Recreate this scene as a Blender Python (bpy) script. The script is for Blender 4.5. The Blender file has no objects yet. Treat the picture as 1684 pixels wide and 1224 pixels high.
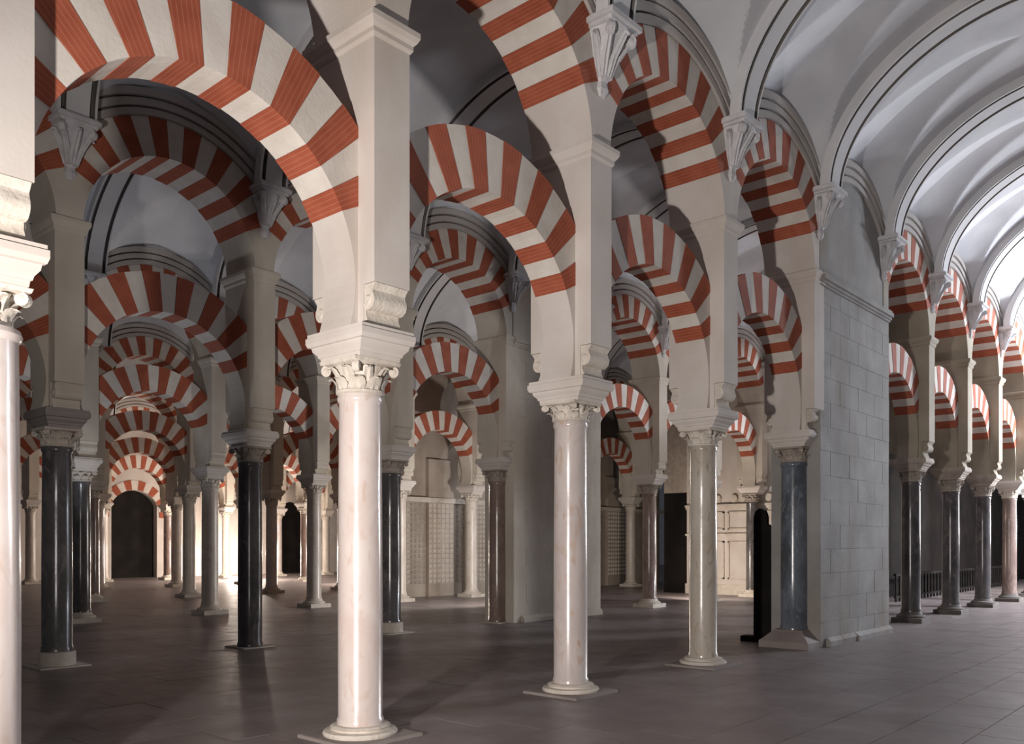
import bpy, bmesh, math, random
from mathutils import Vector, Matrix
random.seed(7)
sc = bpy.context.scene
COL = sc.collection
PI = math.pi

# ------------------------------------------------------------------ camera
TH = 0.7169
cam = bpy.data.cameras.new('camera')
cam_o = bpy.data.objects.new('camera', cam); COL.objects.link(cam_o)
cam_o.location = (6.378, 0.0, 1.767)
cam_o.rotation_euler = (PI/2, 0, TH)
cam.sensor_fit = 'HORIZONTAL'; cam.sensor_width = 36.0
cam.lens = 1426.1/1684*36.0
cam.shift_x = -(870-842)/1684
cam.shift_y = (894.5-612)/1684
cam.clip_start = 0.05; cam.clip_end = 200
sc.camera = cam_o

# ------------------------------------------------------------------ world, lights, exposure
sc.view_settings.view_transform = 'Standard'
sc.view_settings.look = 'None'
sc.view_settings.gamma = 1.0
sc.view_settings.use_curve_mapping = False
sc.view_settings.exposure = 0.0
w = bpy.data.worlds.new('world'); sc.world = w; w.use_nodes = True
w.node_tree.nodes['Background'].inputs[0].default_value = (0.80, 0.84, 1.0, 1)
w.node_tree.nodes['Background'].inputs[1].default_value = 0.04

def lamp(name, loc, power, color, target=None, size=0.2, cone=None, blend=0.4):
    l = bpy.data.lights.new(name, 'SPOT' if cone else 'POINT')
    l.energy = power; l.color = color; l.shadow_soft_size = size
    if cone:
        l.spot_size = math.radians(cone); l.spot_blend = blend
    o = bpy.data.objects.new(name, l); COL.objects.link(o); o.location = loc
    if target:
        o.rotation_euler = (Vector(target)-Vector(loc)).to_track_quat('-Z', 'Y').to_euler()
    return o
WARM = (1.0, 0.86, 0.74); NEUT = (1.0, 0.93, 0.88); COOL = (0.86, 0.91, 1.0)
# photographer's floodlight left of the view, low, aimed along the front arcade
lamp('flood_lamp', (3.5, -0.8, 1.5), 2650, NEUT, (0.3, 8.6, 4.0), 0.10, 112, 1.0)
# lights in the vaulted nave, beyond the right edge of the view
lamp('nave_light', (5.8, 31.0, 3.8), 2600, COOL, None, 0.35)
lamp('nave_light', (6.0, 30.0, 7.2), 3900, COOL, None, 0.5)  # unseen light, added high up to brighten the nave floor
lamp('nave_light', (3.2, 36.5, 2.4), 2700, NEUT, None, 0.3)
# lamps standing behind columns and wall piers of the side aisles
lamp('aisle_lamp', (-3.6, 22.0, 1.0), 330, NEUT, (-3.9, 25.0, 9.0), 0.2, 95, 0.5)
lamp('aisle_lamp', (-7.9, 23.4, 1.1), 420, WARM, (-8.0, 27.0, 1.0), 0.2, 135, 0.5)
lamp('aisle_lamp', (-9.6, 18.2, 2.0), 560, NEUT, (-13.5, 18.4, 2.6), 0.2, 165, 0.4)
lamp('aisle_lamp', (-10.6, 6.7, 0.9), 300, COOL, (-10.9, 8.0, 9.0), 0.2, 130, 0.5)
lamp('aisle_lamp', (-36.7, 25.0, 1.0), 420, WARM, None, 0.2)
lamp('aisle_lamp', (-24.0, 24.0, 1.4), 700, WARM, None, 0.25)
lamp('aisle_lamp', (-31.5, 22.7, 1.4), 1300, WARM, None, 0.25)

# ------------------------------------------------------------------ materials
def new_mat(name):
    m = bpy.data.materials.new(name); m.use_nodes = True
    nt = m.node_tree; b = nt.nodes['Principled BSDF']
    return m, nt, b
def mixrgb(nt, fac, a, b):
    n = nt.nodes.new('ShaderNodeMix'); n.data_type = 'RGBA'
    if hasattr(fac, 'links') or not isinstance(fac, (int, float)): nt.links.new(fac, n.inputs[0])
    else: n.inputs[0].default_value = fac
    for i, v in ((6, a), (7, b)):
        if isinstance(v, tuple): n.inputs[i].default_value = (*v, 1)
        else: nt.links.new(v, n.inputs[i])
    return n.outputs[2]
def noise(nt, scale, detail=4, coords=None, stretch=None, dist=0.0):
    n = nt.nodes.new('ShaderNodeTexNoise'); n.inputs['Scale'].default_value = scale
    n.inputs['Detail'].default_value = detail; n.inputs['Distortion'].default_value = dist
    tc = nt.nodes.new('ShaderNodeTexCoord'); src = tc.outputs['Object']
    if coords == 'world':
        g = nt.nodes.new('ShaderNodeNewGeometry'); src = g.outputs['Position']
    if stretch:
        mp = nt.nodes.new('ShaderNodeMapping'); mp.inputs['Scale'].default_value = stretch
        nt.links.new(src, mp.inputs[0]); src = mp.outputs[0]
    nt.links.new(src, n.inputs[0])
    return n.outputs['Fac']
def ramp(nt, fac, lo, hi):
    r = nt.nodes.new('ShaderNodeMapRange'); r.inputs['From Min'].default_value = lo; r.inputs['From Max'].default_value = hi
    nt.links.new(fac, r.inputs['Value']); return r.outputs[0]
def bump(nt, b, h, strength, dist=0.02):
    n = nt.nodes.new('ShaderNodeBump'); n.inputs['Strength'].default_value = strength; n.inputs['Distance'].default_value = dist
    nt.links.new(h, n.inputs['Height']); nt.links.new(n.outputs[0], b.inputs['Normal'])
def stone_mat(name, c1, c2, rough=0.85, scale=1.6, bs=0.35, stain=None):
    m, nt, b = new_mat(name)
    f = ramp(nt, noise(nt, scale, 6, 'world'), 0.32, 0.68)
    c = mixrgb(nt, f, c1, c2)
    if stain:
        f2 = ramp(nt, noise(nt, 0.9, 5, 'world', (1, 1, 0.35)), 0.52, 0.75)
        c = mixrgb(nt, f2, c, stain)
    nt.links.new(c, b.inputs['Base Color']); b.inputs['Roughness'].default_value = rough
    bump(nt, b, noise(nt, 28, 5, 'world'), bs, 0.012)
    return m
def marble_mat(name, c1, c2, c3, rough=0.22, vein=0.6):
    m, nt, b = new_mat(name)
    f = ramp(nt, noise(nt, 2.2, 7, 'world', (1, 1, 0.6), 1.2), 0.35, 0.65)
    c = mixrgb(nt, f, c1, c2)
    f2 = ramp(nt, noise(nt, 5.5, 8, 'world', (1, 1, 0.45), 2.5), 0.55, 0.72)
    c = mixrgb(nt, f2, c, c3)
    nt.links.new(c, b.inputs['Base Color'])
    b.inputs['Roughness'].default_value = rough
    bump(nt, b, noise(nt, 9, 4, 'world'), 0.12, 0.01)
    return m
def brick_mat(name, c1, c2, line):
    m, nt, b = new_mat(name)
    f = ramp(nt, noise(nt, 5, 5, 'world'), 0.3, 0.7)
    c = mixrgb(nt, f, c1, c2)
    wv = nt.nodes.new('ShaderNodeTexWave'); wv.wave_type = 'BANDS'; wv.bands_direction = 'Y'
    wv.inputs['Scale'].default_value = 7.4; wv.inputs['Distortion'].default_value = 0.35; wv.inputs['Detail'].default_value = 2
    tc = nt.nodes.new('ShaderNodeTexCoord'); nt.links.new(tc.outputs['Object'], wv.inputs[0])
    lf = ramp(nt, wv.outputs['Fac'], 0.90, 1.0)
    mul = nt.nodes.new('ShaderNodeMath'); mul.operation = 'MULTIPLY'; mul.inputs[1].default_value = 0.38
    nt.links.new(lf, mul.inputs[0])
    c = mixrgb(nt, mul.outputs[0], c, line)
    nt.links.new(c, b.inputs['Base Color']); b.inputs['Roughness'].default_value = 0.85
    bump(nt, b, wv.outputs['Fac'], 0.10, 0.004)
    return m
M = {}
M['pier'] = stone_mat('pale_stone', (0.59, 0.53, 0.48), (0.67, 0.615, 0.57), stain=(0.52, 0.45, 0.39), bs=0.16)
M['wallgrey'] = stone_mat('grey_ashlar', (0.255, 0.243, 0.23), (0.36, 0.345, 0.33), stain=(0.23, 0.19, 0.155), bs=0.6)
M['vault'] = stone_mat('white_plaster', (0.62, 0.63, 0.66), (0.70, 0.70, 0.72), bs=0.1, stain=(0.55, 0.55, 0.58))
M['rib'] = stone_mat('rib_plaster', (0.60, 0.60, 0.61), (0.68, 0.67, 0.67), bs=0.1)
M['groove'] = stone_mat('dark_fillet', (0.13, 0.115, 0.105), (0.18, 0.16, 0.145), bs=0.1)
M['white'] = stone_mat('cream_stone', (0.62, 0.56, 0.50), (0.71, 0.66, 0.60), scale=4, bs=0.25)
M['red'] = brick_mat('red_brick', (0.31, 0.066, 0.030), (0.40, 0.10, 0.05), (0.55, 0.27, 0.17))
M['carve'] = stone_mat('carved_stone', (0.58, 0.52, 0.45), (0.70, 0.64, 0.56), scale=7, bs=0.8, stain=(0.40, 0.33, 0.27))
M['carvedark'] = stone_mat('dark_carved_stone', (0.33, 0.28, 0.24), (0.44, 0.38, 0.32), scale=7, bs=0.8)
M['corbel'] = stone_mat('grey_carved_stone', (0.55, 0.54, 0.55), (0.68, 0.67, 0.68), scale=8, bs=0.7)
M['hood'] = stone_mat('hood_plaster', (0.44, 0.40, 0.37), (0.52, 0.48, 0.45), bs=0.2)
M['pink'] = marble_mat('pink_marble', (0.60, 0.50, 0.46), (0.67, 0.60, 0.565), (0.58, 0.46, 0.40))
M['rose'] = marble_mat('rose_marble', (0.52, 0.45, 0.43), (0.60, 0.54, 0.51), (0.50, 0.36, 0.28))
M['buff'] = marble_mat('buff_marble', (0.44, 0.38, 0.31), (0.53, 0.48, 0.42), (0.34, 0.27, 0.20))
M['blue'] = marble_mat('blue_grey_marble', (0.075, 0.085, 0.10), (0.15, 0.17, 0.20), (0.24, 0.26, 0.30))
M['slate'] = marble_mat('dark_marble', (0.07, 0.065, 0.065), (0.13, 0.12, 0.12), (0.19, 0.17, 0.16))
M['brown'] = marble_mat('brown_marble', (0.20, 0.14, 0.12), (0.29, 0.21, 0.18), (0.36, 0.27, 0.23))
M['ivory'] = marble_mat('ivory_marble', (0.58, 0.51, 0.44), (0.68, 0.62, 0.55), (0.50, 0.41, 0.34), 0.35)
M['flatblack'] = stone_mat('black_wood_and_unlit_gap', (0.010, 0.009, 0.009), (0.018, 0.015, 0.014), 0.7)  # near-black for dark wood, also painted darkness of unlit openings
M['flatblack'].node_tree.nodes['Principled BSDF'].inputs['Specular IOR Level'].default_value = 0.06
M['olive'] = stone_mat('unpainted_stone', (0.53, 0.475, 0.40), (0.62, 0.56, 0.48), stain=(0.46, 0.40, 0.33), bs=0.2)
M['ochreshade'] = stone_mat('shaded_ochre_stone', (0.30, 0.26, 0.195), (0.39, 0.34, 0.265), stain=(0.25, 0.21, 0.155), bs=0.2)  # yellowish stone darkened so the far front piers look shaded
M['basedark'] = stone_mat('shaded_base_stone', (0.10, 0.085, 0.075), (0.16, 0.14, 0.125), 0.75)  # base stone darkened to hold the shade on the far columns
M['darkwood'] = stone_mat('dark_wood', (0.030, 0.022, 0.018), (0.055, 0.040, 0.032), 0.6)
M['facade'] = stone_mat('brown_facade_stone', (0.40, 0.335, 0.275), (0.50, 0.43, 0.36), stain=(0.30, 0.24, 0.19))
M['brownstone'] = stone_mat('worn_brown_stone', (0.20, 0.165, 0.15), (0.30, 0.26, 0.24), 0.7)
M['joint'] = stone_mat('floor_joint', (0.055, 0.045, 0.04), (0.07, 0.058, 0.05), 0.9)
def floor_mat():
    m, nt, b = new_mat('paving_stone')
    f = ramp(nt, noise(nt, 1.3, 6, 'world'), 0.3, 0.7)
    c = mixrgb(nt, f, (0.175, 0.145, 0.14), (0.28, 0.24, 0.237))
    oi = nt.nodes.new('ShaderNodeObjectInfo')
    c2 = mixrgb(nt, 0.35, c, (0.16, 0.13, 0.122))
    fr = ramp(nt, oi.outputs['Random'], 0, 1)
    c = mixrgb(nt, fr, c, c2)
    nt.links.new(c, b.inputs['Base Color'])
    rr = nt.nodes.new('ShaderNodeMapRange'); rr.inputs['To Min'].default_value = 0.30; rr.inputs['To Max'].default_value = 0.52
    nt.links.new(noise(nt, 3, 4, 'world'), rr.inputs['Value']); nt.links.new(rr.outputs[0], b.inputs['Roughness'])
    bump(nt, b, noise(nt, 14, 4, 'world'), 0.2, 0.01)
    return m
M['floor'] = floor_mat()

# ------------------------------------------------------------------ helpers
def mesh_obj(name, bm_or_mesh, mat=None, parent=None, loc=None, smooth=False):
    if isinstance(bm_or_mesh, bmesh.types.BMesh):
        me = bpy.data.meshes.new(name)
        bmesh.ops.recalc_face_normals(bm_or_mesh, faces=bm_or_mesh.faces)
        bm_or_mesh.to_mesh(me); bm_or_mesh.free()
        if mat is not None:
            for q in (mat if isinstance(mat, (list, tuple)) else [mat]): me.materials.append(M[q])
        if smooth:
            for p in me.polygons: p.use_smooth = True
            me.set_sharp_from_angle(angle=math.radians(35))
    else:
        me = bm_or_mesh
    o = bpy.data.objects.new(name, me); COL.objects.link(o)
    if parent is not None: o.parent = parent
    if loc is not None: o.location = loc
    return o
def empty(name, loc, parent=None):
    o = bpy.data.objects.new(name, None); COL.objects.link(o); o.location = loc; o.empty_display_size = 0.2
    if parent: o.parent = parent
    return o
def tag(o, label, cat, group=None, kind='thing'):
    o['label'] = label; o['category'] = cat
    if group: o['group'] = group
    o['kind'] = kind
    return o
def box(bm, x0, x1, y0, y1, z0, z1):
    v = [bm.verts.new(p) for p in ((x0,y0,z0),(x1,y0,z0),(x1,y1,z0),(x0,y1,z0),(x0,y0,z1),(x1,y0,z1),(x1,y1,z1),(x0,y1,z1))]
    for f in ((0,3,2,1),(4,5,6,7),(0,1,5,4),(1,2,6,5),(2,3,7,6),(3,0,4,7)): bm.faces.new([v[i] for i in f])
def prism(bm, poly, x0, x1):                       # polygon in (y, z) pushed along x
    a = [bm.verts.new((x0, y, z)) for y, z in poly]; b = [bm.verts.new((x1, y, z)) for y, z in poly]
    n = len(poly)
    bm.faces.new(a); bm.faces.new(b[::-1])
    for i in range(n): bm.faces.new((a[i], b[i], b[(i+1) % n], a[(i+1) % n]))
def prism_y(bm, poly, y0, y1):                     # polygon in (x, z) pushed along y
    a = [bm.verts.new((x, y0, z)) for x, z in poly]; b = [bm.verts.new((x, y1, z)) for x, z in poly]
    n = len(poly)
    bm.faces.new(a); bm.faces.new(b[::-1])
    for i in range(n): bm.faces.new((a[i], b[i], b[(i+1) % n], a[(i+1) % n]))
def lathe(bm, prof, seg=32, cx=0, cy=0):
    rings = [[bm.verts.new((cx+r*math.cos(2*PI*k/seg), cy+r*math.sin(2*PI*k/seg), z)) for k in range(seg)] for r, z in prof]
    for a, b in zip(rings, rings[1:]):
        for k in range(seg): bm.faces.new((a[k], a[(k+1) % seg], b[(k+1) % seg], b[k]))
    bm.faces.new(rings[0][::-1]); bm.faces.new(rings[-1])
def stack(bm, secs):                               # rectangular sections (hx, hy, z)
    rings = [[bm.verts.new((sx*hx, sy*hy, z)) for sx, sy in ((-1,-1),(1,-1),(1,1),(-1,1))] for hx, hy, z in secs]
    for a, b in zip(rings, rings[1:]):
        for k in range(4): bm.faces.new((a[k], a[(k+1) % 4], b[(k+1) % 4], b[k]))
    bm.faces.new(rings[0][::-1]); bm.faces.new(rings[-1])
def clip(poly, axis, lim, keep_less=True):
    out = []
    n = len(poly)
    for i in range(n):
        p, q = poly[i], poly[(i+1) % n]
        pi_ = (p[axis] <= lim) if keep_less else (p[axis] >= lim)
        qi = (q[axis] <= lim) if keep_less else (q[axis] >= lim)
        if pi_: out.append(p)
        if pi_ != qi:
            t = (lim-p[axis])/(q[axis]-p[axis])
            out.append((p[0]+t*(q[0]-p[0]), p[1]+t*(q[1]-p[1])))
    return out
def arc(r, a0, a1, n, cz=0.0):
    return [(r*math.cos(a0+(a1-a0)*k/n), cz+r*math.sin(a0+(a1-a0)*k/n)) for k in range(n+1)]
def copy_tree(o, parent=None):
    c = o.copy(); COL.objects.link(c); c.parent = parent
    for ch in list(o.children): copy_tree(ch, c)
    return c

# ------------------------------------------------------------------ measured grid
BAY, Y0, W = 3.1, 1.868, 7.0
HI = 3.68                     # top of the impost blocks
ZS = 3.156                    # top of the shafts
def Y(n): return Y0 + BAY*n
ROW = ['front', 'second', 'third', 'fourth', 'fifth', 'sixth']
ORD = ['first', 'second', 'third', 'fourth', 'fifth', 'sixth', 'seventh', 'eighth', 'ninth', 'tenth']

# ------------------------------------------------------------------ floor
floor_bm = bmesh.new(); box(floor_bm, -45, 9, -4, 62, -0.30, -0.014)
floor = mesh_obj('floor', floor_bm, 'joint'); floor['kind'] = 'structure'
far_bm = bmesh.new(); box(far_bm, -45, -14.9, -4, 62, -0.012, -0.004); box(far_bm, -14.9, 9, 39.5, 62, -0.012, -0.004)
pv = mesh_obj('paving', far_bm, 'floor', floor); pv['kind'] = 'stuff'
T = 0.62
tb = bmesh.new(); g = 0.003
box(tb, -T/2+g, T/2-g, -T/2+g, T/2-g, -0.013, 0.0)
tile_me = bpy.data.meshes.new('tile'); tb.to_mesh(tile_me); tb.free(); tile_me.materials.append(M['floor'])
cells = []
for i in range(-25, 15):
    for j in range(-6, 65):
        x, y = i*T+0.2, j*T+0.1+(0.31 if i % 2 else 0)
        if x < -15.2 or x > 8.6 or y > 39.6: continue
        rx, ry = x-6.378, y
        xc = rx*math.cos(TH)+ry*math.sin(TH); zc = -rx*math.sin(TH)+ry*math.cos(TH)
        ok = zc > 2.5 and -0.64 < xc/zc < 0.60 and 1.767/zc*1426 > 60
        cells.append((zc if ok and 1.767/zc*1426 < 420 else 1e9, x, y))
cells.sort()
rest = bmesh.new()
for k, (d, x, y) in enumerate(cells):
    dz = random.uniform(-0.003, 0.0)
    if k < 298 and d < 1e8:
        t = mesh_obj('tile', tile_me, None, floor, (x, y, dz))
    else:
        box(rest, x-T/2+g, x+T/2-g, y-T/2+g, y+T/2-g, -0.013, dz)
rt = mesh_obj('tiles', rest, 'floor', floor); rt['kind'] = 'stuff'

# ------------------------------------------------------------------ vaults
def oval(t, p=1.9): return max(0.0, 1-min(1.0, abs(t))**p)**(1/p)
def barrel(u): return 7.75 + 2.26*oval((3.5-u)/2.90)
def web_z(u, dy):
    e = min(u, 7-u)
    q = max(0.0, e-0.45)
    lun = 8.75 - (2.40-math.sqrt(2.40**2-dy**2)) - 0.15*abs(dy) - 0.25*max(0.0, abs(dy)-0.8)**1.5 + 0.92*q - 0.17*q*q
    return max(barrel(u), lun)
def rib_pt(a):
    c = math.cos(a); s_ = max(0.0, math.sin(a))
    return 3.5+2.87*math.copysign(abs(c)**1.0, c), 7.70+2.25*oval(c)
def rib_mesh():
    prof = [(-.27,-.06),(-.27,.06),(-.26,.10),(-.225,.10),(-.215,.05),(-.205,.02),(-.165,.02),(-.155,.095),(.155,.095),(.165,.02),(.205,.02),(.215,.05),(.225,.10),(.26,.10),(.27,.06),(.27,-.06)]
    bm = bmesh.new(); NS = 44; rings = []
    for k in range(NS+1):
        a = PI - PI*min(max(k/NS, .0015), .9985)
        px, pz = rib_pt(a)
        (qx, qz), (rx, rz) = rib_pt(a-.004), rib_pt(a+.004)
        nx, nz = -(qz-rz), qx-rx; l = math.hypot(nx, nz); nx /= l; nz /= l
        if nz > 0: nx, nz = -nx, -nz
        rings.append([bm.verts.new((px+nx*d, y, pz+nz*d)) for y, d in prof])
    n = len(prof)
    for a, b in zip(rings, rings[1:]):
        for k in range(n):
            f = bm.faces.new((a[k], a[(k+1) % n], b[(k+1) % n], b[k]))
            f.material_index = 1 if k in (3, 4, 5, 6, 8, 9, 10, 11) else 0
    bm.faces.new(rings[0]); bm.faces.new(rings[-1][::-1])
    o = mesh_obj('transverse_rib', bm, ['rib', 'groove'])
    return o
RIB = rib_mesh()
def ceiling(m, n0, n1):
    x0 = -7.0*m
    bm = bmesh.new()
    NU, NV = (140, 64) if m == 0 else (60, 28)
    us = [0.38+6.24*k/NU for k in range(NU+1)]
    for n in range(n0, n1):
        ym = Y(n)+BAY/2
        vs = [[bm.verts.new((u, ym+dy, web_z(u, dy))) for u in us] for dy in [BAY*(j/NV-0.5) for j in range(NV+1)]]
        for a, b in zip(vs, vs[1:]):
            for k in range(NU): bm.faces.new((a[k], b[k], b[k+1], a[k+1]))
    me = bpy.data.meshes.new('ceiling'); bm.to_mesh(me); bm.free()
    me.materials.append(M['vault'])
    for p in me.polygons: p.use_smooth = True
    me.set_sharp_from_angle(angle=math.radians(14))
    o = bpy.data.objects.new('ceiling', me); COL.objects.link(o); o.location = (x0, 0, 0); o['kind'] = 'structure'
    for n in range(n0, n1+1):
        global RIB
        r = RIB if RIB.parent is None else RIB.copy()
        if r is not RIB: COL.objects.link(r)
        r.parent = o; r.location = (0, Y(n), 0)
for m, n0, n1 in ((0, -2, 11), (1, -1, 9), (2, 0, 10), (3, 1, 10), (4, 2, 10), (5, 3, 11)): ceiling(m, n0, n1)

# ------------------------------------------------------------------ arch pieces
CL, RL, XL, HWL = 4.06, 1.32, 1.92, 0.225          # lower horseshoe: centre height, inner and outer radius, half thickness
CU, RU, XU, HWU = 6.32, 1.37, 1.94, 0.45           # upper round arch
ST = math.radians(8.45)
def voussoir_bm(i, r, R, hw, lim):                 # wedge i of 15, lying at its own angle; arch centre at the origin
    bm = bmesh.new()
    add_voussoir(bm, i, r, R, hw, lim); return bm
def add_voussoir(bm, i, r, R, hw, lim):
    red = i % 2 == 0
    a = PI/2 + (i-7)*ST; h = ST/2 - (0.0 if red else 0.0015)
    r2 = r - (0.004 if red else 0); R2 = R + (0.004 if red else 0)
    poly = arc(r2, a-h, a+h, 2)[::-1] + arc(R2, a-h, a+h, 2)
    poly = clip(clip(poly, 0, lim), 0, -lim, False)
    if len(poly) > 2:
        prism(bm, poly, -hw-(0.005 if red else 0), hw+(0.005 if red else 0))
def rot_bm(bm, ang):                               # turn the wedge upright so that its courses lie along local y
    bmesh.ops.rotate(bm, verts=bm.verts, cent=(0,0,0), matrix=Matrix.Rotation(ang, 3, 'X'))
def make_vs(r, R, hw, lim):
    out = []
    for i in range(15):
        bm = voussoir_bm(i, r, R, hw, lim); ang = (i-7)*ST
        rot_bm(bm, -ang)
        bmesh.ops.recalc_face_normals(bm, faces=bm.faces)
        me = bpy.data.meshes.new('voussoir'); bm.to_mesh(me); bm.free()
        me.materials.append(M['red' if i % 2 == 0 else 'white']); out.append((me, ang))
    return out
VL = make_vs(RL, XL, HWL, BAY/2-0.2)
VU = make_vs(RU, XU, HWU, BAY/2)
A0 = PI/2-7.5*ST                                    # where the striped part begins (about 26.6 degrees)
def joined_vs(r, R, hw, lim):
    res = []
    for par in (0, 1):
        bm = bmesh.new()
        for i in range(15):
            if i % 2 == par: add_voussoir(bm, i, r, R, hw, lim)
        bmesh.ops.recalc_face_normals(bm, faces=bm.faces)
        me = bpy.data.meshes.new('voussoirs'); bm.to_mesh(me); bm.free(); me.materials.append(M['red' if par == 0 else 'white']); res.append(me)
    return res
JL = joined_vs(RL, XL, HWL, BAY/2-0.2); JU = joined_vs(RU, XU, HWU, BAY/2)
def springer_me(side):
    lim = BAY/2-0.2; base = HI-CL
    ab = math.asin(base/RL)
    inner = arc(RL, ab, A0, 10)
    poly = inner + [(lim, RL*math.sin(A0)*lim/(RL*math.cos(A0))), (lim, base)]
    poly = [(side*y, z) for y, z in poly]
    bm = bmesh.new(); prism(bm, poly, -HWL, HWL)
    bmesh.ops.recalc_face_normals(bm, faces=bm.faces)
    me = bpy.data.meshes.new('springer'); bm.to_mesh(me); bm.free(); me.materials.append(M['pier']); return me
def springer_up_me(side):
    lim = BAY/2; base = 6.38-CU
    ab = math.asin(base/RU)
    poly = arc(RU, ab, A0, 8) + [(lim, lim*math.tan(A0)), (lim, base)]
    poly = [(side*y, z) for y, z in poly]
    bm = bmesh.new(); prism(bm, poly, -HWU, HWU)
    bmesh.ops.recalc_face_normals(bm, faces=bm.faces)
    me = bpy.data.meshes.new('springer'); bm.to_mesh(me); bm.free(); me.materials.append(M['pier']); return me
SL = [springer_me(s) for s in (-1, 1)]; SU = [springer_up_me(s) for s in (-1, 1)]
def spandrel_me():
    lim = BAY/2; top = 9.35-CU
    a1 = math.acos(lim/XU)
    poly = arc(XU, a1, PI-a1, 24) + [(-lim, top), (lim, top)]
    bm = bmesh.new(); prism(bm, poly, -HWU+0.012, HWU-0.012)
    bmesh.ops.triangulate(bm, faces=[f for f in bm.faces if len(f.verts) > 4])
    bmesh.ops.recalc_face_normals(bm, faces=bm.faces)
    me = bpy.data.meshes.new('spandrel_wall'); bm.to_mesh(me); bm.free(); me.materials.append(M['vault']); return me
def hood_me(sd):
    bm = bmesh.new(); lim = BAY/2
    for side in (sd,):
        for r0, r1, p, mi in ((1.955, 2.05, .045, 0), (2.05, 2.085, .012, 1), (2.085, 2.19, .06, 0), (2.19, 2.225, .012, 1), (2.225, 2.33, .085, 0)):
            a1 = math.acos(min(1, lim/r0))
            for k in range(18):
                b0, b1 = a1+(PI-2*a1)*k/18, a1+(PI-2*a1)*(k+1)/18
                poly = arc(r0, b0, b1, 1)[::-1] + arc(r1, b0, b1, 1)
                poly = clip(clip(poly, 0, lim), 0, -lim, False)
                if len(poly) < 3: continue
                nf = len(bm.faces)
                prism(bm, poly, side*(HWU-0.03), side*(HWU+p))
                bm.faces.ensure_lookup_table()
                for f in bm.faces[nf:]: f.material_index = mi
    bmesh.ops.recalc_face_normals(bm, faces=bm.faces)
    me = bpy.data.meshes.new('hood_moulding'); bm.to_mesh(me); bm.free(); me.materials.append(M['hood']); me.materials.append(M['groove']); return me
SPAN, HOOD = spandrel_me(), [hood_me(-1), hood_me(1)]

def lower_arch(m, n, label, joined=False):
    t = tag(empty('horseshoe_arch', (-W*m, Y(n)+BAY/2, HI)), label, 'arch')
    off = CL-HI
    if joined:
        for me, nm in zip(JL, ('red_voussoirs', 'white_voussoirs')):
            o = mesh_obj(nm, me, None, t, (0, 0, off)); o['kind'] = 'stuff'
    else:
        for me, ang in VL:
            o = mesh_obj('voussoir', me, None, t, (0, 0, off)); o.rotation_euler = (ang, 0, 0)
    for me in SL: mesh_obj('springer', me, None, t, (0, 0, off))
    return t
def upper_arch(m, n, label, joined=False):
    t = tag(empty('upper_arch', (-W*m, Y(n)+BAY/2, 6.38)), label, 'arch')
    off = CU-6.38
    if joined:
        for me, nm in zip(JU, ('red_voussoirs', 'white_voussoirs')):
            o = mesh_obj(nm, me, None, t, (0, 0, off)); o['kind'] = 'stuff'
    else:
        for me, ang in VU:
            o = mesh_obj('voussoir', me, None, t, (0, 0, off)); o.rotation_euler = (ang, 0, 0)
    for me in SU: mesh_obj('springer', me, None, t, (0, 0, off))
    mesh_obj('spandrel_wall', SPAN, None, t, (0, 0, off))
    for h in HOOD: mesh_obj('hood_moulding', h, None, t, (0, 0, off))
    return t

# ------------------------------------------------------------------ pier with scrolls and cornice
def pier_parts():
    bm = bmesh.new()
    box(bm, -0.45, 0.45, -0.2, 0.2, 0.36, 6.16-HI)
    box(bm, -0.30, 0.30, -0.2, 0.2, 0.0, 0.36)
    body = mesh_obj('pier_body', bm, 'pier')
    scrolls = []
    for s in (1, -1):
        bm = bmesh.new()
        prof = [(0.30, 0.355), (0.448, 0.355)]
        prof += [(0.448-0.02, 0.33), (0.405, 0.30)]
        cx, cz, r = 0.345, 0.215, 0.085
        prof += [(cx+r*math.cos(a), cz+r*math.sin(a)) for a in [math.radians(q) for q in (40, 15, -10, -35, -60, -85, -110)]]
        prof += [(0.315, 0.09), (0.345, 0.03), (0.34, 0.0), (0.30, 0.0)]
        prism_y(bm, [(s*x, z) for x, z in prof], -0.185, 0.185)
        for e in (-0.185, 0.185):                                   # eye of the roll on both cheeks
            k = 10
            c0 = [bm.verts.new((s*cx+0.05*math.cos(2*PI*i/k), e, cz+0.05*math.sin(2*PI*i/k))) for i in range(k)]
            c1 = [bm.verts.new((s*cx+0.035*math.cos(2*PI*i/k), e*1.08, cz+0.035*math.sin(2*PI*i/k))) for i in range(k)]
            for i in range(k): bm.faces.new((c0[i], c0[(i+1) % k], c1[(i+1) % k], c1[i]))
            bm.faces.new(c1)
        scrolls.append(mesh_obj('scroll_corbel', bm, 'carve', None, None, True))
    bm = bmesh.new()
    z = 6.16-HI
    stack(bm, [(0.455, 0.205, z), (0.475, 0.225, z+0.03), (0.475, 0.225, z+0.07), (0.50, 0.25, z+0.10), (0.52, 0.27, z+0.14), (0.52, 0.27, z+0.19), (0.455, 0.21, z+0.22)])
    corn = mesh_obj('cornice', bm, 'pier')
    return [body] + scrolls + [corn]
_pp = None
def pier(m, n, label):
    global _pp
    t = tag(empty('pier', (-W*m, Y(n), HI)), label, 'pier')
    if _pp is None:
        _pp = pier_parts(); src = _pp
        for o in src: o.parent = t
    else:
        for q in _pp:
            c = q.copy(); COL.objects.link(c); c.parent = t
    return t

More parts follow.
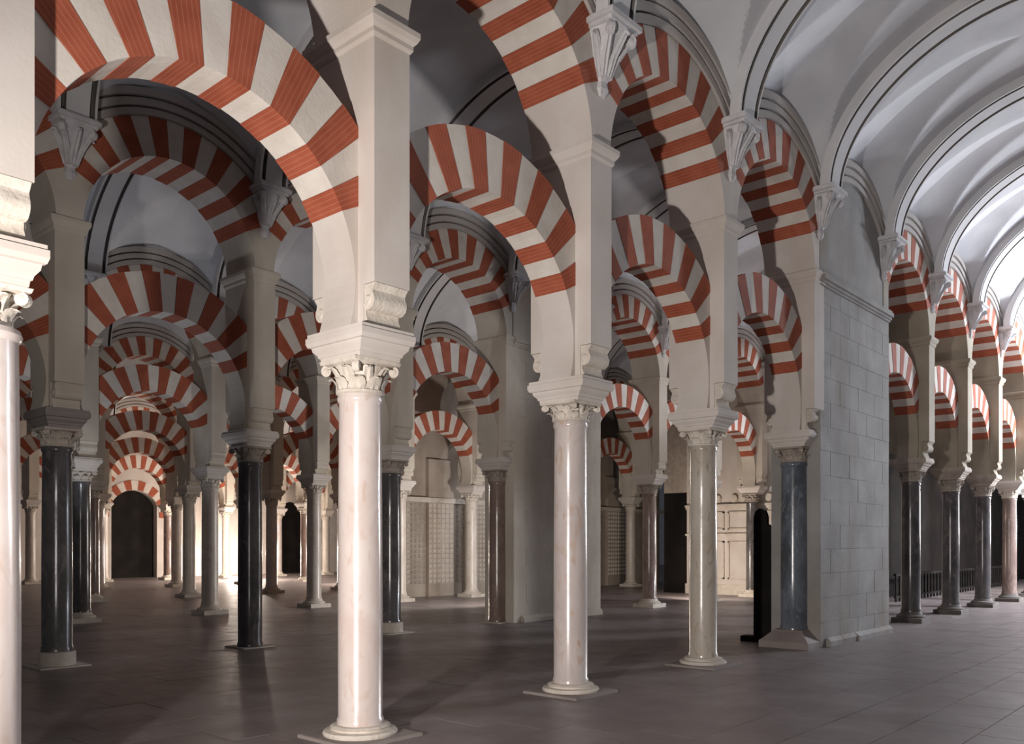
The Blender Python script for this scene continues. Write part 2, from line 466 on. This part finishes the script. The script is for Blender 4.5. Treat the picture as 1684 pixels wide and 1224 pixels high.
# ------------------------------------------------------------------ carved corbel under each rib
def leaf(bm, r0, r1, z0, z1, a, w0, curl, th=0.012):
    secs = []
    ca, sa = math.cos(a), math.sin(a)
    for t, rr, zz, wf in ((0, r0, z0, .8), (.35, r0*.55+r1*.45-0.012, z0+(z1-z0)*.45, 1.0), (.7, r1, z0+(z1-z0)*.85, .9), (.9, r1+curl*.6, z1, .65), (1, r1+curl, z1-(z1-z0)*.12, .3)):
        hw = w0*wf
        pts = [(rr, -hw), (rr+th*1.6, -hw*.45), (rr+th*.6, 0), (rr+th*1.6, hw*.45), (rr, hw), (rr-th, 0)]
        secs.append([bm.verts.new((x*ca-y*sa, x*sa+y*ca, zz)) for x, y in pts])
    for p, q in zip(secs, secs[1:]):
        for k in range(6): bm.faces.new((p[k], p[(k+1) % 6], q[(k+1) % 6], q[k]))
    bm.faces.new(secs[0][::-1]); bm.faces.new(secs[-1])
def volute(bm, r, z, a, rad, th):
    ca, sa = math.cos(a), math.sin(a); n = 12
    for s0, s1, k0, k1 in ((-th, th, rad, rad), (th, th*1.35, rad*.62, rad*.35), (-th, -th*1.35, rad*.62, rad*.35)):
        r0 = [bm.verts.new(((r+k0*math.cos(2*PI*i/n))*ca-s0*sa, (r+k0*math.cos(2*PI*i/n))*sa+s0*ca, z+k0*math.sin(2*PI*i/n))) for i in range(n)]
        r1 = [bm.verts.new(((r+k1*math.cos(2*PI*i/n))*ca-s1*sa, (r+k1*math.cos(2*PI*i/n))*sa+s1*ca, z+k1*math.sin(2*PI*i/n))) for i in range(n)]
        for i in range(n): bm.faces.new((r0[i], r0[(i+1) % n], r1[(i+1) % n], r1[i]))
        bm.faces.new(r0); bm.faces.new(r1)
def corbel_parts():
    out = []
    bm = bmesh.new()                                    # core that tapers down against the wall
    for zz in (0,):
        secs = [(0.02, 0.05, -0.82), (0.05, 0.09, -0.74), (0.04, 0.07, -0.66), (0.09, 0.13, -0.52), (0.16, 0.17, -0.36), (0.24, 0.20, -0.20), (0.32, 0.23, -0.13)]
        rings = [[bm.verts.new(p) for p in ((-0.02, -hy, z), (d, -hy*.8, z), (d+.02, 0, z), (d, hy*.8, z), (-0.02, hy, z))] for d, hy, z in secs]
        for a, b in zip(rings, rings[1:]):
            for k in range(5): bm.faces.new((a[k], a[(k+1) % 5], b[(k+1) % 5], b[k]))
        bm.faces.new(rings[0][::-1]); bm.faces.new(rings[-1])
    out.append(mesh_obj('corbel_core', bm, 'corbel'))
    bm = bmesh.new()
    for lo, hi, e, f in ((-0.13, -0.09, .33, .25), (-0.09, -0.03, .37, .29), (-0.03, 0.0, .34, .26)):
        box(bm, -0.02, e, -f, f, lo, hi)
    out.append(mesh_obj('abacus', bm, 'corbel'))
    for ang, w, r0, r1 in ((0, .055, .13, .30), (-.62, .05, .13, .30), (.62, .05, .13, .30), (-1.2, .05, .11, .22), (1.2, .05, .11, .22)):
        bm = bmesh.new(); leaf(bm, r0-.04, r1, -0.62, -0.19, ang, w, 0.07, 0.02)
        out.append(mesh_obj('leaf', bm, 'corbel', None, None, True))
    for s in (-1, 1):
        bm = bmesh.new(); volute(bm, 0.33, -0.20, s*0.62, 0.07, 0.035)
        out.append(mesh_obj('volute', bm, 'corbel', None, None, True))
    return out
_cp = None
def corbel(m, n, side, label):
    global _cp
    t = tag(empty('vault_corbel', (-W*m+0.45*side, Y(n), 7.72)), label, 'corbel')
    if side < 0: t.rotation_euler = (0, 0, PI)
    if _cp is None:
        _cp = corbel_parts()
        for o in _cp: o.parent = t
    else:
        for q in _cp:
            c = q.copy(); COL.objects.link(c); c.parent = t

# ------------------------------------------------------------------ columns
def capital_bits(mat):
    """bell with abacus, eight low leaves, eight tall leaves, four volutes; base at z = 0"""
    bits = []
    bm = bmesh.new()
    lathe(bm, [(.205, 0), (.222, .012), (.222, .03), (.20, .04), (.195, .10), (.205, .17), (.235, .215)], 24)
    secs = []
    for z, s in ((.215, .235), (.235, .275), (.262, .285)):
        ring = []
        for k in range(4):
            a = PI/4+k*PI/2
            c = (s*1.3*math.cos(a), s*1.3*math.sin(a)); b_ = a+PI/4
            ring += [c, (s*.93*math.cos(b_), s*.93*math.sin(b_))]
        secs.append([bm.verts.new((x, y, z)) for x, y in ring])
    for p, q in zip(secs, secs[1:]):
        for k in range(8): bm.faces.new((p[k], p[(k+1) % 8], q[(k+1) % 8], q[k]))
    bm.faces.new(secs[0][::-1]); bm.faces.new(secs[-1])
    bits.append(('bell', bm))
    for k in range(8):
        bm = bmesh.new(); leaf(bm, .198, .225, .035, .125, 2*PI*k/8, .075, .045); bits.append(('leaf', bm))
    for k in range(8):
        bm = bmesh.new(); leaf(bm, .195, .235, .09, .205, 2*PI*(k+.5)/8, .06, .05); bits.append(('leaf', bm))
    for k in range(4):
        bm = bmesh.new(); volute(bm, .305, .19, PI/4+k*PI/2, .045, .028); bits.append(('volute', bm))
    return bits
CAPME = {}
def capital(parent, mat, detail, zs=ZS):
    key = mat
    if key not in CAPME:
        lst = []
        for nm, bm in capital_bits(mat):
            bmesh.ops.recalc_face_normals(bm, faces=bm.faces)
            me = bpy.data.meshes.new(nm); bm.to_mesh(me); bm.free(); me.materials.append(M[mat])
            for p in me.polygons: p.use_smooth = True
            me.set_sharp_from_angle(angle=math.radians(40))
            lst.append((nm, me))
        jb = bmesh.new()
        for nm, me in lst: jb.from_mesh(me)
        jm = bpy.data.meshes.new('capital'); jb.to_mesh(jm); jb.free(); jm.materials.append(M[mat])
        CAPME[key] = (lst, jm)
    lst, jm = CAPME[key]
    if not detail:
        c = mesh_obj('capital', jm, None, parent, (0, 0, zs)); c.scale.z = (ZS+.262-zs)/.262; return c
    c = mesh_obj('capital', lst[0][1], None, parent, (0, 0, zs)); c.scale.z = (ZS+.262-zs)/.262
    for nm, me in lst[1:]: mesh_obj(nm, me, None, c)
    return c
COLME = {}
def shaft_me(r, mat, zb, ZS=ZS):
    k = ('s', r, mat, zb, ZS)
    if k not in COLME:
        bm = bmesh.new()
        lathe(bm, [(r*1.06, zb), (r*1.06, zb+.05), (r*1.0, zb+.07), (r*1.01, zb+(ZS-zb)*.35), (r*.985, zb+(ZS-zb)*.7), (r*.955, ZS-.08), (r*1.02, ZS-.06), (r*1.05, ZS-.035), (r*1.0, ZS)], 40)
        bmesh.ops.recalc_face_normals(bm, faces=bm.faces)
        me = bpy.data.meshes.new('shaft'); bm.to_mesh(me); bm.free(); me.materials.append(M[mat])
        for p in me.polygons: p.use_smooth = True
        me.set_sharp_from_angle(angle=math.radians(35)); COLME[k] = me
    return COLME[k]
def base_me(style, mat):
    k = ('b', style, mat)
    if k not in COLME:
        bm = bmesh.new()
        if style == 'round':
            lathe(bm, [(.33, .03), (.34, .055), (.325, .075), (.265, .085), (.26, .095), (.275, .11), (.25, .125), (.22, .13)], 32)
        elif style == 'plinth':
            stack(bm, [(.40, .40, 0), (.40, .40, .03), (.385, .385, .035)])
        elif style == 'tall':
            stack(bm, [(.44, .44, 0), (.44, .44, .11), (.38, .38, .16), (.27, .27, .27), (.26, .26, .30)])
        elif style == 'drum':
            stack(bm, [(.34, .34, 0), (.34, .34, .02)])
            lathe(bm, [(.245, .02), (.245, .20), (.23, .215), (.21, .22)], 28)
        elif style == 'slab':
            stack(bm, [(.30, .30, 0), (.30, .30, .018)])
        elif style == 'flare':
            stack(bm, [(.33, .33, 0), (.33, .33, .10), (.31, .31, .11)])
            lathe(bm, [(.30, .11), (.31, .13), (.295, .155), (.245, .175), (.225, .22), (.215, .235)], 28)
        bmesh.ops.recalc_face_normals(bm, faces=bm.faces)
        me = bpy.data.meshes.new('base'); bm.to_mesh(me); bm.free(); me.materials.append(M[mat])
        COLME[k] = me
    return COLME[k]
ZB = {'round': .125, 'tall': .30, 'drum': .22, 'slab': .018, 'flare': .235}
def impost_me(mat):
    k = ('i', mat)
    if k not in COLME:
        bm = bmesh.new()
        stack(bm, [(.285, .225, ZS+.262), (.29, .23, ZS+.30), (.305, .24, ZS+.305), (.315, .245, ZS+.33), (.355, .27, ZS+.365), (.365, .275, ZS+.40), (.395, .295, ZS+.405), (.415, .305, ZS+.44), (.415, .305, HI-.035), (.40, .295, HI-.03), (.40, .295, HI)])
        bmesh.ops.recalc_face_normals(bm, faces=bm.faces)
        me = bpy.data.meshes.new('impost'); bm.to_mesh(me); bm.free(); me.materials.append(M[mat]); COLME[k] = me
    return COLME[k]
def column(m, n, label, mat, base='round', capm='carve', detail=False, r=0.2, impm=None, bmat=None, zs=ZS):
    t = tag(empty('column', (-W*m, Y(n), 0)), label, 'column')
    mesh_obj('base', base_me(base, bmat or 'carve'), None, t)
    if base == 'round': mesh_obj('plinth', base_me('plinth', 'brownstone'), None, t)
    mesh_obj('shaft', shaft_me(r, mat, ZB[base], zs), None, t)
    capital(t, capm, detail, zs)
    mesh_obj('impost', impost_me(impm or ('pier' if capm == 'carve' else capm)), None, t)
    return t

FRONT = {  # n: label, marble, base, capital, radius
 0: ('thick pale column cut off by the left edge of the view', 'pink', 'round', 'carve', .26),
 1: ('tall pink-white marble column in the foreground with a large moulded impost', 'pink', 'round', 'carve', .2),
 2: ('rosy grey marble column with shiny streaks, next after the foreground one', 'rose', 'round', 'carve', .2),
 3: ('buff grey marble column on a low round base before the grey wall pier', 'buff', 'round', 'carve', .2),
 4: ('dark blue-grey marble column set against the end of the grey wall pier', 'blue', 'tall', 'carvedark', .22),
 6: ('dark column nearest behind the grey wall pier with a thin bright edge', 'slate', 'flare', 'carvedark', .2),
 7: ('dark column with bright edge, second beyond the grey wall pier', 'slate', 'flare', 'carvedark', .2),
 8: ('dark column with bright edge, third beyond the grey wall pier', 'slate', 'flare', 'carvedark', .2),
 9: ('paler column at the right edge, fourth beyond the grey wall pier', 'brown', 'flare', 'carve', .2),
 10: ('brown column at the far right end of the front row', 'brown', 'flare', 'carve', .2)}
for n, (lb, mt, bs, cp, r) in FRONT.items(): column(0, n, lb, mt, bs, cp, n in (0, 1, 2, 3, 4), r, 'pier' if n < 5 else None, ('basedark' if n > 4 else 'brownstone') if n > 3 else None, {1: 3.115, 2: 3.20, 3: 3.17, 7: 3.08, 8: 3.08}.get(n, ZS))
SECOND = {
 1: ('dark grey column with pale worn capital, leftmost of the second row', 'slate', 'drum', 'carve'),
 2: ('black slender column without a base under a dark pier, second row', 'slate', 'slab', 'carvedark'),
 3: ('dark polished column standing right behind the foreground column', 'slate', 'drum', 'carvedark'),
 4: ('reddish brown column attached to the narrow wall pier of the second row', 'brown', 'slab', 'carvedark'),
 6: ('brown pink column in front of the black doorway, second row', 'brown', 'flare', 'carvedark'),
 7: ('dark column of the second row hidden behind the buff column', 'slate', 'flare', 'carvedark'),
 8: ('shaded column of the second row beside the black narrow panel', 'slate', 'flare', 'carvedark')}
for n, (lb, mt, bs, cp) in SECOND.items(): column(1, n, lb, mt, bs, cp, False, .2, 'pier' if n > 1 else 'brownstone')
pal = ['ivory', 'brown', 'ivory', 'rose', 'ivory']
for m, ns in ((2, range(2, 10)), (3, range(3, 9)), (4, range(4, 9)), (5, range(4, 10))):
    for k, n in enumerate(ns):
        mt = pal[(n+m) % 5] if m > 2 else {2: 'slate', 3: 'ivory', 4: 'ivory', 5: 'ivory', 6: 'ivory', 7: 'brown', 8: 'ivory', 9: 'ivory'}[n]
        nm = {'ivory': 'ivory', 'brown': 'brown', 'rose': 'rosy grey', 'slate': 'dark'}[mt]
        column(m, n, f'{nm} marble column, {ORD[k]} from the left in the {ROW[m]} row back', mt, 'flare', 'carve', False, .2)

# ------------------------------------------------------------------ piers, arches, corbels of every arcade
RANGES = {0: (-2, 10, (4,)), 1: (-1, 8, (4,)), 2: (1, 9, ()), 3: (2, 8, ()), 4: (3, 8, ()), 5: (4, 9, ())}
def recolour(t, m, n):                               # unpainted stone beyond the front bays; far front piers also carry shade in colour
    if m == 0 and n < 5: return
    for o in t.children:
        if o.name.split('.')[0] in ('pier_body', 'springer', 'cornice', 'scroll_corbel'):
            o.material_slots[0].link = 'OBJECT'; o.material_slots[0].material = M['ochreshade' if m == 0 else 'olive']
FC = {0: 0, 1: 1, 2: 2, 3: 3, 4: 4, 5: 4}           # first column of each row that the view shows
for m, (n0, n1, skip) in RANGES.items():
    k = 0
    for n in range(n0, n1+1):
        if m in (0, 1) and n == 5: continue
        if n < FC[m]: lb = f'tall stone pier, {ORD[FC[m]-n-1]} beyond the left end of the {ROW[m]} row'
        else:
            lb = f'tall pale stone pier with scrolled foot above the {ORD[k]} column of the {ROW[m]} row'; k += 1
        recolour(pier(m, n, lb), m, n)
        if n < FC[m]: column(m, n, f'marble column, {ORD[FC[m]-n-1]} beyond the left end of the {ROW[m]} row', 'ivory' if n % 2 else 'slate', 'flare', 'carve')
    k = 0
    for n in range(n0, n1):
        if n in skip: continue
        if n < FC[m]: where = f'{ORD[FC[m]-n-1]} bay left of the {ROW[m]} row columns'
        else: where = f'{ORD[k]} bay from the left of the {ROW[m]} row'; k += 1
        recolour(lower_arch(m, n, f'striped red and white horseshoe arch, {where}', m >= 4), m, n)
        recolour(upper_arch(m, n, f'striped red and white upper arch, {where}', m >= 3), m, n)
    if m < 3:
        k = 0
        for n in range(FC[m], n1+1):
            if m in (0, 1) and n == 5: continue
            corbel(m, n, 1, f'carved grey vault corbel, {ORD[k]} along the near face of the {ROW[m]} row'); k += 1

# ------------------------------------------------------------------ solid wall piers that fill a bay
def wall_pier(name, m, ya, yb, wm='wallgrey'):
    bm = bmesh.new(); box(bm, -0.44, 0.44, ya, yb, 0, 9.3)
    o = mesh_obj(name, bm, wm, None, (-W*m, 0, 0)); o['kind'] = 'structure'
    h = 0.42; z = 0.0; row = 0
    while z < 6.15:
        zt = min(z+h, 6.15); L = 0.86; y = ya - (0.43 if row % 2 else 0)
        while y < yb:
            a, b = max(ya, y), min(yb, y+L)
            if b-a > 0.03:
                bm = bmesh.new(); e = random.uniform(0.004, 0.011)
                q = .005
                box(bm, 0.43, 0.44+e, a+q, b-q, z+q*.6, zt-q*.6)
                mesh_obj('stone', bm, wm, o)
            y += L
        z += h; row += 1
    bm = bmesh.new()
    for z0, z1, p in ((6.16, 6.20, .03), (6.20, 6.25, .06), (6.25, 6.33, .10), (6.33, 6.38, .07)):
        box(bm, 0.42, 0.44+p, ya-.02, yb+.02, z0, z1)
    mesh_obj('cornice', bm, wm, o)
    mesh_obj('hood_moulding', HOOD[1], None, o, (0, (Y(4)+Y(5))/2, CU))
    # rough plinth stones along the foot
    for k in range(5):
        bm = bmesh.new(); a = ya+0.25+k*(yb-ya-0.25)/5; b = a+(yb-ya-0.25)/5-.02
        d = random.uniform(.05, .10)
        stack(bm, [(d+.02, (b-a)/2, 0), (d+.02, (b-a)/2, .09), (.03, (b-a)/2, .15)])
        mesh_obj('plinth_stone', bm, wm, o, (0.44, (a+b)/2, 0))
    return o
wall_pier('wall_right', 0, Y(4)+.05, Y(5)+.32)
wall_pier('wall_middle', 1, Y(4)+.05, Y(5)+.2, 'olive')
corbel(0, 5, 1, 'carved grey vault corbel at the far end of the grey wall pier')
corbel(1, 5, 1, 'carved grey vault corbel on the wall pier of the second row')

# black tall panel standing behind the wall pier
t = tag(empty('black_panel', (-0.66, Y(4)+.25, 0)), 'black narrow panel with rounded top beside the dark blue column', 'screen')
bm = bmesh.new()
prism_y(bm, [(-.20, 0.10), (.20, 0.10), (.20, 2.05), (.06, 2.12), (.06, 2.25), (.02, 2.36), (-.08, 2.40), (-.16, 2.36), (-.20, 2.25)], -.04, .04)
mesh_obj('panel', bm, 'flatblack', t)
bm = bmesh.new(); box(bm, -.42, .20, -.12, .12, 0, .10); mesh_obj('foot', bm, 'flatblack', t)

# ------------------------------------------------------------------ choir walls at the back
def wall(name, x0, x1, y0, y1, z0, z1, mat):
    bm = bmesh.new(); box(bm, x0, x1, y0, y1, z0, z1)
    o = mesh_obj(name, bm, mat); o['kind'] = 'structure'; return o
wb = wall('wall_back', -9.75, -3.5, 27.1, 27.6, 0, 10.0, 'pier')
def relief(parent, boxes, name, mat):
    bm = bmesh.new()
    for b in boxes: box(bm, *b)
    return mesh_obj(name, bm, mat, parent)
relief(wb, [(-9.75, -3.5, 26.96, 27.1, 3.05, 3.13), (-9.75, -3.5, 27.02, 27.1, 2.97, 3.05)], 'cornice', 'carve')
relief(wb, [(-9.75, -3.5, 26.98, 27.1, 2.05, 2.12)], 'string_course', 'carve')
relief(wb, [(-9.75, -3.5, 26.98, 27.1, 0, 0.35)], 'plinth', 'carve')
for x0, x1 in ((-9.05, -8.25), (-8.1, -7.3), (-7.15, -6.35), (-6.2, -5.4)):
    relief(wb, [(x0, x1, 27.03, 27.1, 2.25, 2.30), (x0, x1, 27.03, 27.1, 2.82, 2.87), (x0, x0+.05, 27.03, 27.1, 2.25, 2.87), (x1-.05, x1, 27.03, 27.1, 2.25, 2.87)], 'panel_frame', 'carve')
    relief(wb, [(x0, x1, 27.03, 27.1, .55, .60), (x0, x1, 27.03, 27.1, 1.80, 1.85), (x0, x0+.05, 27.03, 27.1, .55, 1.85), (x1-.05, x1, 27.03, 27.1, .55, 1.85)], 'panel_frame', 'carve')
    bm = bmesh.new()
    for s in (-1, 1):
        k = 14
        c0 = [bm.verts.new(((x0+x1)/2+s*.16+.13*math.cos(2*PI*i/k), 27.0, 3.32+.13*math.sin(2*PI*i/k))) for i in range(k)]
        c1 = [bm.verts.new(((x0+x1)/2+s*.16+.15*math.cos(2*PI*i/k), 27.1, 3.32+.15*math.sin(2*PI*i/k))) for i in range(k)]
        for i in range(k): bm.faces.new((c0[i], c0[(i+1) % k], c1[(i+1) % k], c1[i]))
        bm.faces.new(c0)
    mesh_obj('scroll_ornament', bm, 'carve', wb)
d = wall('dark_opening_1', -10.7, -9.75, 27.1, 27.25, 0, 3.6, 'flatblack')  # black sheet painted as the darkness of the opening, no door leaf
wall('wall_lintel', -10.7, -9.75, 27.1, 27.6, 3.6, 10.0, 'carvedark')
wall('wall_choir', -3.9, -3.5, 27.6, 60, 0, 10.0, 'flatblack')

# carved facade beyond the third row
wf = wall('wall_left', -15.8, -15.3, 17.3, 34.0, 0, 9.6, 'facade')
k = 0
for y0, y1, dep in ((17.4, 18.85, .10), (19.6, 20.76, .16), (21.4, 22.3, .22), (23.2, 24.4, .12), (25.2, 26.4, .12), (27.4, 28.7, .12), (29.8, 31.2, .12)):
    relief(wf, [(-15.3, -15.3+dep, y0, y1, 0, 4.6)], 'pilaster', 'facade')
    bm = bmesh.new()
    zz = 0.5
    nx = max(3, int((y1-y0)/.17))
    while zz < 3.15:
        for q in range(nx):
            yc = y0+(q+.5)*(y1-y0)/nx; hw = (y1-y0)/nx*.36
            c = bm.verts.new((-15.3+dep+.05, yc, zz))
            vs = [bm.verts.new((-15.3+dep, yc+a*hw, zz+b*hw)) for a, b in ((-1, -1), (1, -1), (1, 1), (-1, 1))]
            for i in range(4): bm.faces.new((vs[i], vs[(i+1) % 4], c))
        zz += .17
    o = mesh_obj('lattice_studs', bm, 'carve', wf); o['kind'] = 'stuff'
for y0, y1 in ((18.85, 19.6), (20.76, 21.4), (22.3, 23.2), (24.4, 25.2), (26.4, 27.4), (28.7, 29.8)):  # bands between pilasters: darker studs carry their shadow as colour
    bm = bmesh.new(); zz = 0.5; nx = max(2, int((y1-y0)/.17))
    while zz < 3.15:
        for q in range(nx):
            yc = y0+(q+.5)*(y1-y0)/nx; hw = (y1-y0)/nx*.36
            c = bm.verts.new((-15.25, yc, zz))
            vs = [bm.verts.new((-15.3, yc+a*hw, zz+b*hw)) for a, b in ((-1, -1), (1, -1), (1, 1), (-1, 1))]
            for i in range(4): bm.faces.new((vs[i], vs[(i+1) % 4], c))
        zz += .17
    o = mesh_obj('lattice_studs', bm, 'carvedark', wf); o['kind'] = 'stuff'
relief(wf, [(-15.3, -15.02, 17.4, 34.0, 3.22, 3.30), (-15.3, -15.06, 17.4, 34.0, 3.14, 3.22)], 'cornice', 'carve')

# far wall with dark doorways
def far_wall():
    X = -38.5
    bm = bmesh.new()
    doors = [(20.42, 1.18), (29.9, 0.95)]
    edges = [8.0]
    for yc, hw in doors:
        box(bm, X-.5, X, edges[-1], yc-hw, 0, 10); edges.append(yc+hw)
        r = hw*1.10; cz = 3.25
        a0 = -math.acos(hw/r)
        pts = [(max(yc-hw, min(yc+hw, yc+y)), cz+z) for y, z in arc(r, a0, PI-a0, 24)]
        for p, q in zip(pts, pts[1:]):
            if p[0]-q[0] > 1e-4: prism(bm, [p, q, (q[0], 10), (p[0], 10)], X-.5, X)
    box(bm, X-.5, X, edges[-1], 60, 0, 10)
    o = mesh_obj('wall_far', bm, 'ivory_wall' if 'ivory_wall' in M else 'pier'); o['kind'] = 'structure'
    for i, (yc, hw) in enumerate(doors):
        wall(f'dark_opening_{i+2}', X-.49, X-.40, yc-hw-.15, yc+hw+.15, 0, 5.0, 'flatblack')  # black sheet stands for the unlit room behind the opening
    yc, hw = doors[0]; r = hw*1.10
    t = tag(empty('doorway_arch', (X, yc, 3.25)), 'small red and white striped arch around the dark far doorway', 'arch')
    for i in range(15):
        bm = bmesh.new(); a = PI/2+(i-7)*ST*1.5
        if abs(i-7) > 7: continue
        poly = arc(r+.01, a-ST*.75, a+ST*.75, 2)[::-1]+arc(r+.5, a-ST*.75, a+ST*.75, 2)
        prism(bm, poly, 0.0, .03 if i % 2 else .04)
        mesh_obj('voussoir', bm, 'red' if i % 2 == 0 else 'white', t)
far_wall()

# low wooden railing in the dark aisle on the right
t = tag(empty('wooden_railing', (-2.5, 27.0, 0)), 'low dark wooden railing in the aisle behind the dark columns', 'railing')
bm = bmesh.new(); box(bm, -.04, .04, 0, 16, .78, .86); mesh_obj('top_rail', bm, 'flatblack', t)
bm = bmesh.new(); box(bm, -.03, .03, 0, 16, .12, .18); mesh_obj('bottom_rail', bm, 'flatblack', t)
bb = bmesh.new(); box(bb, -.02, .02, -.03, .03, 0, .80); bme = bpy.data.meshes.new('baluster'); bb.to_mesh(bme); bb.free(); bme.materials.append(M['flatblack'])
for k in range(46): mesh_obj('baluster', bme, None, t, (0, 0.1+k*.345, 0))
